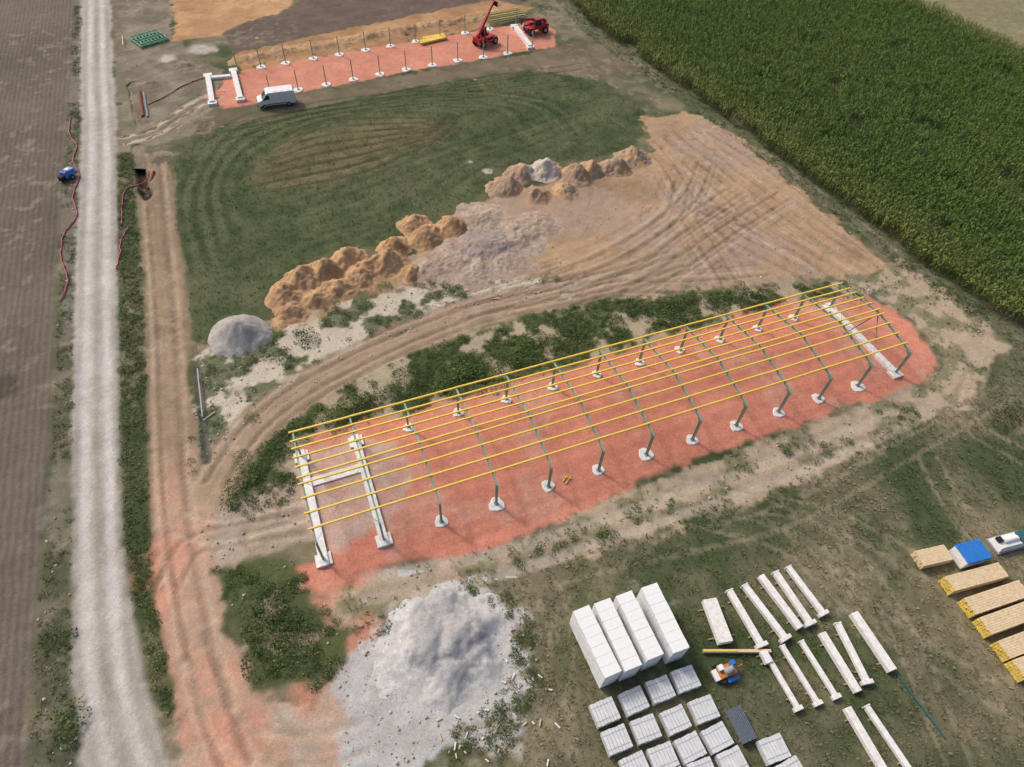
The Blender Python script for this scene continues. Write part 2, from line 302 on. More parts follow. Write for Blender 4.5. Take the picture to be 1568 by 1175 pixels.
for (u,v,r) in [(310,75,3.2),(10,590,2.2),(720,250,.6),(745,262,.8),(260,90,2)]:
    p=site(u,v); d=np.hypot(X-p[0],Y-p[1]); lerp(sst(r,r*.5,d+(N1-.5)*r*1.4)*.8,S(192,184,174) if u!=10 else S(78,70,62))
m=sst(.62,.70,fbm(X,Y,1.1,77,3))*(1-mr_)*(1-mpad)*(1-mgreen)*sst(.4,.6,NL); lerp(m*.25,S(175,166,146))
for (u,v,r,c) in [(745,378,6.5,S(166,146,132)),(840,345,4,S(180,160,142)),(690,410,4,S(170,148,126)),(480,470,4,S(172,142,110)),(600,420,4,S(168,140,112)),(870,290,4,S(164,140,116))]:
    p=site(u,v); d=np.hypot(X-p[0],Y-p[1]); lerp(sst(r,r*.4,d+(N1-.5)*r*1.2)*.75,c)
col*=(0.87+.26*fbm(X,Y,.6,61,2))[:,None]*(0.91+.18*fbm(X,Y,9,62,3))[:,None]
# low knoll under the dry grass patch
pk=site(545,232); kn=np.exp(-(((X-pk[0])/13)**2+((Y-pk[1])/9)**2)); 
KN=lambda x,y: 0.9*np.exp(-(((x-pk[0])/13)**2+((y-pk[1])/9)**2))*np.clip(sdpoly(ZW['green'],x,y)/3,0,1)
Zv=((N1-.5)*.16+(N2-.5)*.10)*rough-.03+Zr+KN(X,Y)
road_dir=(site(148,600)-site(150,100)); road_dir/=np.linalg.norm(road_dir)
GM=attr_mat('ground_earth',furrow=(-road_dir[1],road_dir[0]),fine=.26,bump=.38)
idx=np.arange(nx*ny).reshape(nx,ny)
FQ=np.stack([idx[:-1,:-1].ravel(),idx[1:,:-1].ravel(),idx[1:,1:].ravel(),idx[:-1,1:].ravel()],1)
V=np.stack([X,Y,Zv],1); C=np.hstack([np.clip(col,0,1),alpha[:,None]])
fl=lab[FQ[:,0]]
for k,nm in enumerate(['ground','gravel_road','red_gravel_pad','ploughed_field','dirt_track']):
    f=FQ[fl==k]
    if len(f)==0: continue
    u,inv=np.unique(f,return_inverse=True)
    mesh_np(nm,V[u],inv.reshape(f.shape),C[u],GM,smooth=True)
b=4000; cc=np.tile(np.append(S(96,98,66),0),(4,1))
mesh_np('ground_far',[(-b,-b,-1.1),(b,-b,-1.1),(b,b,-1.1),(-b,b,-1.1)],[(0,1,2,3)],cc,GM)
# ------------------------------------------------------------ heaps
HM=attr_mat('heap_soil',fine=.28,bump=.5)
def heap(name,blobs,c1,c2,rgh=.22,cone=False,res=.13,seed=3,warp=1.6,core=None,clod=1.0):
    W=[(*site(u,v),r,h) for u,v,r,h in blobs]
    xa=min(w[0]-w[2] for w in W)-1;xb=max(w[0]+w[2] for w in W)+1;ya=min(w[1]-w[2] for w in W)-1;yb=max(w[1]+w[2] for w in W)+1
    n=int((xb-xa)/res);k=int((yb-ya)/res); xs,ys=np.meshgrid(np.linspace(xa,xb,n),np.linspace(ya,yb,k),indexing='ij'); xs=xs.ravel();ys=ys.ravel()
    wx=xs+(fbm(xs,ys,2.2,seed)-.5)*warp; wy=ys+(fbm(xs,ys,2.2,seed+9)-.5)*warp
    z=np.full(xs.shape,-1.0)
    for (a,bb,r,h) in W:
        d=np.hypot(wx-a,wy-bb)/r
        if cone:
            zz=h*(1-d); zz=np.where(d<.15,h*(1-.15)+h*.15*(1-(d/.15)**2)*.5,zz)
        else: zz=h*(1.10*np.exp(-(d*1.5)**2)-.11)
        z=np.maximum(z,zz)
    z=z+((fbm(xs,ys,1.0,seed+2,4)-.5)*2*rgh*1.6+(fbm(xs,ys,.35,seed+4,2)-.5)*rgh*1.3*clod)*np.clip(z*1.5+.25,0,1)-.06
    t=ct(fbm(xs,ys,1.5,seed+5),2.6)[:,None]; c=c1*(1-t)+c2*t
    if core is not None:
        (cu,cv,cr,cc_)=core; p=site(cu,cv); m=sst(cr,cr*.75,np.hypot(wx-p[0],(wy-p[1])*.9)+(fbm(xs,ys,1.8,seed+8)-.5)*2.5)[:,None]*.9; c=c*(1-m)+cc_*m
    c=c*(.82+.36*fbm(xs,ys,.35,seed+6,2))[:,None]
    I=np.arange(n*k).reshape(n,k); f=np.stack([I[:-1,:-1].ravel(),I[1:,:-1].ravel(),I[1:,1:].ravel(),I[:-1,1:].ravel()],1)
    f=f[z[f].max(1)>-.14]; u,inv=np.unique(f,return_inverse=True)
    mesh_np(name,np.stack([xs,ys,z],1)[u],inv.reshape(f.shape),np.clip(c,0,1)[u],HM,smooth=True)
og1=S(192,157,121);og2=S(168,135,102); gy1=S(176,158,142);gy2=S(156,137,121)
heap('soil_mound',[(445,480,2.4,1.2),(438,455,2.6,1.6),(468,430,2.8,1.8),(503,418,2.6,2.0),(532,398,2.4,1.7),(552,425,2.4,1.3),(520,444,2.2,1.1),(488,458,2.2,1.0),(592,405,2.6,2.0),(604,378,2.2,1.6),(568,408,2.0,1.2),(652,362,2.8,1.8),(632,343,2.2,1.2),(690,348,2.4,1.5),(625,420,2.0,1.0)],og1,og2,rgh=.26)
heap('soil_mound',[(775,287,2.6,1.6),(798,268,2.4,1.5),(835,262,2.8,1.8),(880,270,2.8,1.9),(905,262,2.4,1.8),(938,258,2.6,1.8),(968,242,2.8,1.6),(820,302,2.2,1.5),(865,292,2.2,1.1)],og1*.95,gy2,seed=40,core=(828,262,2.6,S(192,182,172)),rgh=.26)
heap('rubble_mound',[(660,412,3.4,.5),(700,395,4.2,.7),(745,378,4.8,.9),(790,362,4.4,.7),(730,412,3.6,.5),(820,345,3.6,.5),(770,400,3.6,.4),(740,335,4.2,.6)],gy1,gy2,seed=52,rgh=.17,core=(745,375,3.4,S(154,140,133)))
heap('gravel_pile',[(367,512,3.2,2.4)],S(176,172,166),S(162,157,151),rgh=.05,cone=True,seed=60,warp=1.1,clod=.6)
heap('gravel_pile',[(660,985,3.2,1.3),(705,985,3.0,1.5),(690,1025,3.0,1.0),(725,955,2.4,1.0),(640,960,2.4,.6),(730,1010,2.4,.9),(685,940,2.4,.7),(625,1020,3.2,.35)],S(194,193,191),S(182,180,178),rgh=.07,seed=71,core=(692,985,3.6,S(164,163,164)),clod=.5,warp=2.2)
heap('soil_bank',[(372+i*15,92-i*2.75,2.4,.4+.35*random.random()) for i in range(27)],og1*.92,og2*.88,seed=80,rgh=.10,warp=2.4)
heap('soil_mound',[(232,128,2.2,.45),(278,102,2.4,.45),(245,240,2.0,.4),(300,192,3.0,.4)],S(142,130,112),S(114,106,88),seed=90,rgh=.12)
# ------------------------------------------------------------ vegetation
LM=attr_mat('leaf',rough=.7,fine=.2,s1=4,s2=15,bump=0)
def clump(n,flat=.6,size=.17):
    V=[];Fc=[];C=[]
    for i in range(n):
        th=random.uniform(0,6.283); r=math.sqrt(random.random())
        z=flat*math.sqrt(max(0,1-r*r))*random.uniform(.35,1.05)*random.uniform(.7,1.15); p=Vector((r*math.cos(th)*random.uniform(.8,1.15),r*math.sin(th),z))
        nn=Vector((random.gauss(0,.6),random.gauss(0,.6),1)).normalized(); a=nn.orthogonal().normalized(); a.rotate(Matrix.Rotation(random.uniform(0,6.28),3,nn)); bb=nn.cross(a)
        l=size*random.uniform(.6,1.5); w=l*random.uniform(.35,.6); o=len(V)
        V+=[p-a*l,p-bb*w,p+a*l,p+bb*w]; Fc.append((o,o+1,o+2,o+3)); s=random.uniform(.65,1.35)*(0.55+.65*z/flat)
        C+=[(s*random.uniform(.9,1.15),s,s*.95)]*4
    return np.array([tuple(v) for v in V]),np.array(Fc),np.array(C)
def tuft(n=6):
    V=[];Fc=[];C=[]
    for i in range(n):
        th=random.uniform(0,6.28);d=Vector((math.cos(th),math.sin(th),0));s=Vector((-d.y,d.x,0)); b0=d*random.uniform(0,.35); h=random.uniform(.5,1); k=random.uniform(.3,.9)
        o=len(V); w=.13; V+=[b0-s*w,b0+s*w,b0+d*k+s*w*.3+Vector((0,0,h)),b0+d*k-s*w*.3+Vector((0,0,h))]; Fc.append((o,o+1,o+2,o+3)); c=random.uniform(.85,1.2)
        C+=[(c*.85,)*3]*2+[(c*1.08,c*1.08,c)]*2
    return np.array([tuple(v) for v in V]),np.array(Fc),np.array(C)
def scatter(name,temps,pts,scl,zs,cols,z0=None,material=None):
    VV=[];FF=[];CC=[];off=0; which=rng.integers(0,len(temps),len(pts))
    for k,(tv,tf,tc) in enumerate(temps):
        s=which==k; p=pts[s]; n=len(p)
        if not n: continue
        a=rng.uniform(0,6.283,n); ca,sa=np.cos(a)[:,None],np.sin(a)[:,None]; sc=scl[s][:,None]
        x=(tv[None,:,0]*ca-tv[None,:,1]*sa)*sc+p[:,0:1]; y=(tv[None,:,0]*sa+tv[None,:,1]*ca)*sc+p[:,1:2]; z=tv[None,:,2]*zs[s][:,None]+(0 if z0 is None else z0[s][:,None])
        VV.append(np.stack([x,y,z],2).reshape(-1,3)); CC.append((tc[None]*cols[s][:,None,:]).reshape(-1,3))
        FF.append((tf[None]+(np.arange(n)*len(tv))[:,None,None]+off).reshape(-1,4)); off+=n*len(tv)
    return mesh_np(name,np.vstack(VV),np.vstack(FF),np.clip(np.vstack(CC),0,1),material or LM)
def samp(poly,dens,thr=None,nsc=2.6,seed=31,inset=0,excl=None):
    P=ZW[poly] if isinstance(poly,str) else poly
    a,b=P.min(0),P.max(0); n=int((b-a).prod()*dens); p=rng.uniform(a,b,(n,2)); sd=sdpoly(P,p[:,0],p[:,1]); p=p[sd>inset]
    if thr is not None:
        w=fbm(p[:,0],p[:,1],nsc,seed,4); p=p[w>thr]
    if excl: p=p[sdpoly(ZW[excl],p[:,0],p[:,1])<0]
    return p
def gcol(n,a,b,v=.18):
    t=rng.random((n,1)); return (a*(1-t)+b*t)*rng.uniform(1-v,1+v,(n,1))
clumps=[clump(60,.6,.14) for _ in range(5)]; tufts=[tuft() for _ in range(5)]
dg=S(60,80,44);mg=S(90,108,60)
tkl=smoothline(sites([(330,740),(360,690),(405,640),(470,592),(560,545),(650,505),(750,470),(850,452),(950,430),(1040,400)]))
def offtrack(p): return p[dline(tkl,p[:,0],p[:,1])>2.3]
def offpad(p): return p[sdpoly(ZW['pad'],p[:,0],p[:,1])<-.3]
pts=[offtrack(samp('chalkA',1.6,.515)),offpad(offtrack(samp('chalkB',3.0,.445))),samp('verge',2.4,.40),samp('bush',4.2,.43),samp('cornverge',1.0,.5),offpad(offtrack(samp('mid',.35,.5,1.2,88)))]
wb=sites([(640,930),(700,900),(770,900),(820,960),(835,1030),(800,1100),(770,1160),(690,1170),(660,1170),(700,1110),(760,1080),(790,1020),(770,960),(740,925)]); pts.append(samp(wb,3.6,.42))
ap=sites([(560,985),(650,925),(740,890),(900,845),(1060,790),(1190,750),(1340,690),(1500,600),(1540,530),(1500,500),(1440,590),(1300,650),(1100,725),(900,805),(720,860),(640,890)]); pts.append(samp(ap,.9,.56))
pf=sites([(380,110),(600,68),(740,42),(740,30),(600,52),(380,92)]); pts.append(samp(pf,.5,.55))
P_=np.vstack(pts); n=len(P_); sc=rng.uniform(.18,.5,n)
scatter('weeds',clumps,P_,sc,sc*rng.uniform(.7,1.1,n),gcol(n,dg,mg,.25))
P_=samp('lverge',1.4,.50); n=len(P_); sc=rng.uniform(.15,.4,n)
scatter('roadside_weeds',clumps,P_,sc,sc*.8,gcol(n,S(80,88,60),S(112,112,82)))
big=[clump(230,.75,.075) for _ in range(4)]
bl=[(650,580),(600,600),(560,610),(680,590),(720,570),(520,630),(1060,455),(1100,460),(1000,478),(940,490),(1040,465),(560,470),(590,440),(540,485),(385,640),(360,745),(400,720),(1540,640),(1555,630),(1530,655),(1460,452),(1500,470),(415,935),(440,950),(400,900),(380,880),(460,985),(430,1000),(405,975),(385,930),(440,1020),(470,1010),(395,1020),(360,890),(470,950),(800,530),(790,560),(735,600),(870,500),(760,590),(700,600),(640,615),(830,20),(820,8),(800,0),(835,12),(850,15),(110,1100),(90,980),(105,1130),(900,1),(370,700),(410,690),(430,670),(460,660),(490,640),(660,560),(620,580),(700,555),(820,520),(500,450),(430,545),(470,520)]
ex_=[]
for (u0,v0,u1,v1,k) in ((500,640,760,560,26),(760,560,900,505,10),(920,500,1180,450,16),(350,770,450,670,10)):
    for _ in range(k):
        t=random.random(); ex_.append(site(u0+(u1-u0)*t+random.gauss(0,10),v0+(v1-v0)*t+random.gauss(0,9)))
ex_=offpad(offtrack(np.array(ex_))); p=np.vstack([sites(bl),ex_]); n=len(p); sc=rng.uniform(.7,1.5,n)
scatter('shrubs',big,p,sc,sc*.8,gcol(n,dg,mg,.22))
g_m=samp('green',5.5,excl='dry'); n=len(g_m); w=ct(fbm(g_m[:,0],g_m[:,1],1.7,47,3)*.65+fbm(g_m[:,0],g_m[:,1],5,21,4)*.35,3)[:,None]; sc=rng.uniform(.09,.20,n)
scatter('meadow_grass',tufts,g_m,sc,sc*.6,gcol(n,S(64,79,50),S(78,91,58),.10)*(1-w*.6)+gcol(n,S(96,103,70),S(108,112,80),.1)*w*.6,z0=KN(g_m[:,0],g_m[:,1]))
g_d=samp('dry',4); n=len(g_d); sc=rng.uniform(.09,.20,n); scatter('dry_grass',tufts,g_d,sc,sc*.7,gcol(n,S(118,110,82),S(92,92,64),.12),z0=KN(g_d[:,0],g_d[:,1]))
gr=sites([(560,985),(650,925),(740,890),(900,845),(1060,790),(1190,750),(1340,690),(1500,600),(1560,520),(1800,640),(1800,1400),(640,1400),(700,1120),(800,1090),(830,1000),(760,900),(640,930)])
gp=[samp(gr,6.5),offtrack(samp('chalkB',4,.46)),samp('cornverge',5),samp('verge',10),samp('lverge',4,.42),samp('apron',2,.5)]
P_=np.vstack(gp); n=len(P_); nn=ct(fbm(P_[:,0],P_[:,1],5,21,4)*.5+fbm(P_[:,0],P_[:,1],14,9,4)*.5,4.5)[:,None]
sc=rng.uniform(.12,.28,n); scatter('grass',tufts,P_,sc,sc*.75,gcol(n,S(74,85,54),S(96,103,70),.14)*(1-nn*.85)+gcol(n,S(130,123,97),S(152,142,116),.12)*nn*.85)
def corn():
    V=[];Fc=[];C=[]
    V+=[Vector((-.025,0,0)),Vector((.025,0,0)),Vector((.02,0,2.1)),Vector((-.02,0,2.1))]; Fc.append((0,1,2,3)); C+=[(.9,.95,.6)]*4
    ph=random.uniform(0,6.28)
    for i in range(9):
        th=ph+(i%2)*math.pi+random.gauss(0,.5); d=Vector((math.cos(th),math.sin(th),0)); s=Vector((-d.y,d.x,0)); z=.5+i*.19; L=random.uniform(.4,.62)*(1-.25*abs(i-5)/5); w=.06
        c=random.uniform(.6,1.5); o=len(V)
        V+=[Vector((0,0,z))-s*w*.6,Vector((0,0,z))+s*w*.6, d*L*.55+s*w+Vector((0,0,z+.3)), d*L*.55-s*w+Vector((0,0,z+.3)), d*L+s*.012+Vector((0,0,z+.05)), d*L-s*.012+Vector((0,0,z+.05))]
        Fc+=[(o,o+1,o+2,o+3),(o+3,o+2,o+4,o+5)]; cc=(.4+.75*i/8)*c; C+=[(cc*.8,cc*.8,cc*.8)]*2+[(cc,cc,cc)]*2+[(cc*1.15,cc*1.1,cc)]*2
    for i in range(2):
        th=random.uniform(0,6.28); d=Vector((math.cos(th),math.sin(th),0)); s=Vector((-d.y,d.x,0))*.025; o=len(V)
        V+=[Vector((0,0,2.05))-s,Vector((0,0,2.05))+s,d*.16+s+Vector((0,0,2.4)),d*.16-s+Vector((0,0,2.4))]; Fc.append((o,o+1,o+2,o+3)); C+=[(2.3,1.7,1.8)]*4
    return np.array([tuple(v) for v in V]),np.array(Fc),np.array(C)
cp=ZW['corn']; d=site(1480,456)-site(960,80); d/=np.linalg.norm(d); pn=np.array([-d[1],d[0]]); 
o=site(960,80); aa,bb=np.meshgrid(np.arange(-60,140,.40),np.arange(-60,120,.80),indexing='ij'); aa=aa.ravel()+rng.normal(0,.10,aa.size); bb=bb.ravel()+rng.normal(0,.06,bb.size)
pp=o+aa[:,None]*d+bb[:,None]*pn; sd=sdpoly(cp,pp[:,0],pp[:,1],2); sd=np.where(sd>0,sd,-99); k=(sd>.3)&(pp[:,1]<y1-3)&(pp[:,0]<x1-3); pp=pp[k]; sd=sd[k]
gap=fbm(pp[:,0],pp[:,1],3,55,3)>.27; pp=pp[gap]; sd=sd[gap]
n=len(pp)
lowy=fbm(pp[:,0],pp[:,1],12,66,3)[:,None]; ed=np.clip(1-sd/9,0,1)[:,None]
tc=gcol(n,S(66,92,42),S(82,108,52),.25); yl=gcol(n,S(116,119,66),S(102,110,58),.2); w=np.clip(ed*.65+ct(lowy,3)*.15,0,1); tc=tc*(1-w)+yl*w
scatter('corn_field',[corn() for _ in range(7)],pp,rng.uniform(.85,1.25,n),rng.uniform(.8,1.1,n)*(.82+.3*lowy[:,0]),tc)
def stone():
    V=np.array([(-1,-1,-.6),(1,-1,-.6),(1,1,-.6),(-1,1,-.6),(-.7,-.6,.6),(.7,-.7,.7),(.6,.7,.5),(-.7,.6,.6)])*rng.uniform(.7,1.3,(8,3)); return V,np.array([(4,5,6,7),(0,1,5,4),(1,2,6,5),(2,3,7,6),(3,0,4,7)]),np.ones((8,3))
sp=np.vstack([samp('chalkA',3),samp('wgrav',4),samp('apron',1.2),samp('link',1.5),samp('bush',1),samp('lverge',1),samp('dirt',.7),samp('tl',.6),samp(wb,4)]); n=len(sp); sc=np.minimum(rng.gamma(2,.022,n),.12)
scatter('rubble_stones',[stone() for _ in range(5)],sp,sc,sc,gcol(n,S(188,180,168),S(164,154,140)),material=HM)
# ------------------------------------------------------------ steel hall
A=site(496,858);Bq=site(1370,573);Cq=site(463,700);Dq=site(1271,472)
ex=(Bq-A)/np.linalg.norm(Bq-A); ey=np.array([-ex[1],ex[0]]); WD=float(((Cq-A)@ey+(Dq-Bq)@ey)/2)
def empty(name,loc=(0,0,0)):
    e=bpy.data.objects.new(name,None); e.location=loc; return link(e)
hall=empty('steel_frame_hall')
def H(s,t,z): q=A+ex*s+ey*t; return (q[0],q[1],z)
EV,RG=3.3,4.2
def footing(b,c,s=1.0):
    n=18; vs=[]; ph=random.random()*6
    for zz,k in ((-.2,1.1),(.06,1.0),(.09,.9)):
        for i in range(n): a=2*math.pi*i/n; r=.66*s*k*(1+.10*math.sin(3*a+ph)+.06*math.sin(7*a+ph*2)); vs.append((c[0]+r*math.cos(a),c[1]+r*math.sin(a),zz))
    fs=[tuple(range(2*n,3*n))]+[(j*n+i,j*n+(i+1)%n,(j+1)*n+(i+1)%n,(j+1)*n+i) for j in range(2) for i in range(n)]
    b.add(vs,fs,CONC)
col_b=B();raf=B();foot=B();pur=B();wal=B();brc=B(); ang=math.atan2(ex[1],ex[0])
def ibeam(b,p0,p1,w,h,m):
    p0=Vector(p0);p1=Vector(p1);d=(p1-p0).normalized(); side=Vector((ex[0],ex[1],0)); nrm=d.cross(side).normalized()
    for o in (-1,1):
        q=nrm*(h/2-.01)*o; a=side*w/2; u=nrm*.012
        vs=[]
        for p in (p0,p1):
            for i,j in ((-1,-1),(1,-1),(1,1),(-1,1)): vs.append(p+q+a*i+u*j)
        b.add(vs,[(3,2,1,0),(4,5,6,7),(0,1,5,4),(1,2,6,5),(2,3,7,6),(3,0,4,7)],m)
    vs=[]
    for p in (p0,p1):
        for i,j in ((-1,-1),(1,-1),(1,1),(-1,1)): vs.append(p+side*.01*i+nrm*(h/2-.024)*j)
    b.add(vs,[(3,2,1,0),(4,5,6,7),(0,1,5,4),(1,2,6,5),(2,3,7,6),(3,0,4,7)],m)
for i in range(13):
    s=i*5.0
    for t in (0,WD):
        ibeam(col_b,H(s,t,.1),H(s,t,EV-.12),.16,.22,STEELG)
        col_b.box(H(s,t,.115),(.38,.38,.03),GRY,ang)
        if 1<i<12:
            footing(foot,H(s,t+random.uniform(-.1,.1),0),random.uniform(.85,1.15) if t==0 else .8)
    ibeam(raf,H(s,-.12,EV),H(s,WD/2,RG),.14,.2,STEELG); ibeam(raf,H(s,WD/2,RG),H(s,WD+.6,EV-.1),.14,.2,STEELG)
    for t0,t1 in ((0,.5),(WD,WD-.5)):
        ibeam(raf,H(s,t0,EV-.5),H(s,t1,EV-.06),.10,.08,STEELG)
def zr(t): return EV+(RG-EV)*(1-abs(t-WD/2)/(WD/2))
for t in (1.1,2.4,3.7,WD/2-.35,WD/2+.3,6.8,7.9,9.0,9.9,WD+.45):
    for i in range(12):
        a=-.35 if i==0 else i*5; b_=60.35 if i==11 else (i+1)*5
        j=random.uniform(-.02,.02); pur.beam(H(a,t+j,zr(t)+.17),H(b_,t-j,zr(t)+.17),.13,.14,YEL)
for (s,ta,tb,w) in ((0,0,WD,.75),(5,0,WD,.7),(60.0,0,WD,.75)):
    wal.box(H(s,(ta+tb)/2,.12),(w,tb-ta+1.2,.36),CONC,ang)
for t in (0,WD):
    for s in (0,5,60): wal.box(H(s,t,.06),(1.3,1.1,.20),CONC,ang)
wal.box(H(2.5,WD*.72,.04),(4.3,.9,.16),CONC,ang)
for (a,b_) in ((0,5),(55,60)):
    for tt in ((0,WD/2),(WD/2,WD)):
        for f in (0,1):
            brc.cyl(H(a if f else b_,tt[0],zr(tt[0])),H(b_ if f else a,tt[1],zr(tt[1])),.018,GRY,6)
for t in (0,WD): 
    brc.cyl(H(55,t,.3),H(60,t,EV-.2),.02,GRY,6); brc.cyl(H(60,t,.3),H(55,t,EV-.2),.02,GRY,6)
brc.cyl(H(58.6,WD*.62,.1),H(60,WD*.5,RG-.2),.05,RUST,8); brc.cyl(H(61.3,WD*.42,.1),H(60,WD*.5,RG-.2),.05,RUST,8)
col_b.obj('columns',parent=hall);raf.obj('rafters',parent=hall);foot.obj('footings',parent=hall);pur.obj('purlins',parent=hall);wal.obj('foundation_beams',parent=hall);brc.obj('bracing',parent=hall)
b=B()
for (u0,v0,u1,v1) in ((862,738,868,728),(866,742,874,730),(863,730,876,734)): p=site(u0,v0);q=site(u1,v1); b.beam((*p,.06),(*q,.07),.08,.08,YEL)
b.obj('yellow_steel_offcuts')
# ------------------------------------------------------------ second hall (columns only)
h2=empty('steel_column_grid'); cb=B();fb=B();wb_=B()
front=[(375,152),(415,146),(457,138),(500,130),(541,122),(582,114),(622,107),(662,100),(701,93),(740,88),(777,82),(815,75)]
back=[(365,110),(400,103),(438,97),(480,90),(520,84),(560,77),(598,71),(637,64),(674,58),(712,51),(750,45),(790,40)]
for L_ in (front,back):
    for i,(u,v) in enumerate(L_):
        p=site(u,v); hgt=3.0; cb.box((*p,hgt/2+.1),(.13,.2,hgt),STEELG,.3); cb.box((*p,.12),(.35,.35,.03),GRY,.3)
        if 0<i<11: footing(fb,p,1.15)
for seg in (((319,118),(326,160)),((358,110),(369,154)),((788,42),(812,74))):
    p=site(*seg[0]);q=site(*seg[1]); a=math.atan2(q[1]-p[1],q[0]-p[0]); L=np.linalg.norm(q-p)
    wb_.box((*((p+q)/2),.25),(L,.8,.6),CONC,a); 
    for e in (p,q): wb_.box((*e,.16),(1.1,1.3,.42),CONC,a)
p=site(319,122);q=site(358,118); wb_.box((*((p+q)/2),.18),(np.linalg.norm(q-p)-.9,.7,.4),CONC,math.atan2(*(q-p)[::-1]))
cb.obj('columns',parent=h2);fb.obj('footings',parent=h2);wb_.obj('foundation_beams',parent=h2)
def bundle(name,a,b_,w,hh,m,nx_=5,nz=2,endm=None,gap=.12):
    p=site(*a);q=site(*b_); L=float(np.linalg.norm(q-p)); B_=B()
    cw=w/nx_; ch=hh/nz
    for k in range(3): B_.box(((k-1)*L*.36,0,.05),(.12,w,.10),PALW)
    for i in range(nx_):
        for j in range(nz):
            dx=random.uniform(-.05,.05); B_.box((dx,-w/2+cw*(i+.5),.10+ch*(j+.5)),(L,cw*(1-gap),ch*(1-gap*.6)),m)
            if endm:
                for e in (-1,1): B_.box((dx+e*(L/2+.008),-w/2+cw*(i+.5),.10+ch*(j+.5)),(.012,cw*(1-gap)-.01,ch*(1-gap)-.01),endm)
    return B_.obj(name,((p+q)/2).tolist(),math.atan2(q[1]-p[1],q[0]-p[0]))
bundle('yellow_purlin_stack',(643,68),(682,59),1.2,.35,YEL,7,2); bundle('yellow_purlin_stack',(648,61),(680,55),.7,.25,YEL,4,2)
# ------------------------------------------------------------ vehicles
def wheel(b,x,y,r,w,m=BLK):
    b.cyl((x,y-w/2,r),(x,y+w/2,r),r,m,18); b.cyl((x,y-w/2-.012,r),(x,y+w/2+.012,r),r*.55,GRY,12)
def van(name,loc,rz):
    b=B(); prof=[(-2.8,.45),(2.7,.45),(2.8,.75),(2.75,1.1),(2.05,1.32),(1.35,2.15),(1.05,2.30),(-2.65,2.33),(-2.8,2.1)]
    b.prism(prof,-.98,.98,VANW)
    b.add([(2.055,-.86,1.345),(2.055,.86,1.345),(1.39,.80,2.13),(1.39,-.80,2.13)],[(0,1,2,3)],GLS)
    for s in (-1,1):
        y=s*.985
        b.add([(1.85,y,1.32),(.95,y,1.32),(.95,y,2.0),(1.30,y,2.0)],[(0,1,2,3)],GLS)
        for x in (.9,-.6): b.box((x,s*.984,1.35),(.02,.012,1.6),GRY)
        b.box((0,s*.99,.62),(3.0,.02,.12),BLK)
        for x in (1.85,-1.75): wheel(b,x,s*.88,.34,.24)
        b.box((1.75,s*1.1,1.45),(.12,.2,.25),BLK)
        b.box((2.72,s*.7,.95),(.12,.35,.2),GRY)
        b.box((-2.81,s*.45,1.75),(.02,.7,.5),GLS); b.box((-2.81,s*.88,1.2),(.03,.14,.5),RED)
    b.box((2.8,0,.55),(.12,1.8,.22),BLK); b.box((-2.82,0,.5),(.12,1.8,.18),BLK); b.box((2.79,0,.85),(.04,.9,.14),BLK)
    for x in (-2,-1,0): b.box((x,0,2.345),(.5,1.5,.03),VANW)
    b.obj(name,loc,rz,bevel=.03)
van('white_van',site(425,160).tolist(),heading((455,156),(396,163)))
def tele(name,loc,rz,ang,L1):
    b=B()
    b.box((0,0,.95),(4.2,1.0,.5),RED); b.box((-1.6,0,1.25),(1.2,1.9,.7),RED); b.box((.1,-.85,1.2),(2.1,.75,.85),RED,top=(.9,.85)); b.box((.1,-1.2,1.3),(1.2,.06,.3),BLK)
    b.box((.2,.75,1.25),(1.7,.8,.6),RED); b.box((.1,.75,2.05),(1.4,.78,1.0),GLS,top=(.8,.9)); b.box((.1,.75,2.6),(1.25,.76,.1),RED)
    for x in (-.55,.75): 
        for y in (.4,1.1): b.beam((x,y,1.55),(x*.85+.0,y,2.56),.07,.07,BLK)
    for x in (1.45,-1.45):
        for y in (-1.0,1.0): wheel(b,x,y,.62,.42); b.box((x,y,1.28),(1.0,.5,.06),RED)
    p0=Vector((-1.8,0,1.95)); d=Vector((math.cos(ang),0,math.sin(ang)))
    b.box((-1.8,0,1.7),(.5,.5,.6),RED)
    b.beam(p0,p0+d*L1*.6,.42,.45,RED); b.beam(p0+d*L1*.58,p0+d*L1,.30,.32,RED); b.cyl((0,0,1.2),p0+d*L1*.35,.07,GRY,8)
    e=p0+d*L1; b.beam(e,e+Vector((.25,0,-.6)),.3,.3,BLK); f=e+Vector((.3,0,-.7)); b.box((f.x,0,f.z+.3),(.08,1.2,.8),BLK)
    for y in (-.4,.4): b.box((f.x+.6,y,f.z-.08),(1.2,.12,.06),BLK)
    b.box((2.15,0,.8),(.15,1.6,.3),BLK)
    b.obj(name,loc,rz,bevel=.03)
tele('telehandler',site(743,68).tolist(),heading((735,70),(765,58)),math.radians(50),6.0)
tele('telehandler',site(820,50).tolist(),heading((832,45),(805,50)),math.radians(10),4.8)
b=B(); p=site(752,40); q=site(806,30); d=(q-p)/np.linalg.norm(q-p); nn=np.array([-d[1],d[0]])
for k in range(6):
    o=nn*(k*.6)
    for z in (.15,.6): b.beam((*(p+o),z+.1*k),(*(q+o),z+.1*k),.12,.12,YEL if k%2 else STEELG)
for k in range(7): r=p+(q-p)*k/6; b.beam((*r,.5),(*(r+nn*3.6),.9),.1,.12,STEELG)
b.obj('steel_truss_stack')
b=B(); p=site(216,74); q=site(258,62); d=(q-p)/np.linalg.norm(q-p); nn=np.array([-d[1],d[0]])
for k in range(9): r=p+(q-p)*k/8; b.beam((*(r-nn*.4),.35+.06*(k%2)),(*(r+nn*4.2),.35+.06*(k%2)),.16,.14,GRNP)
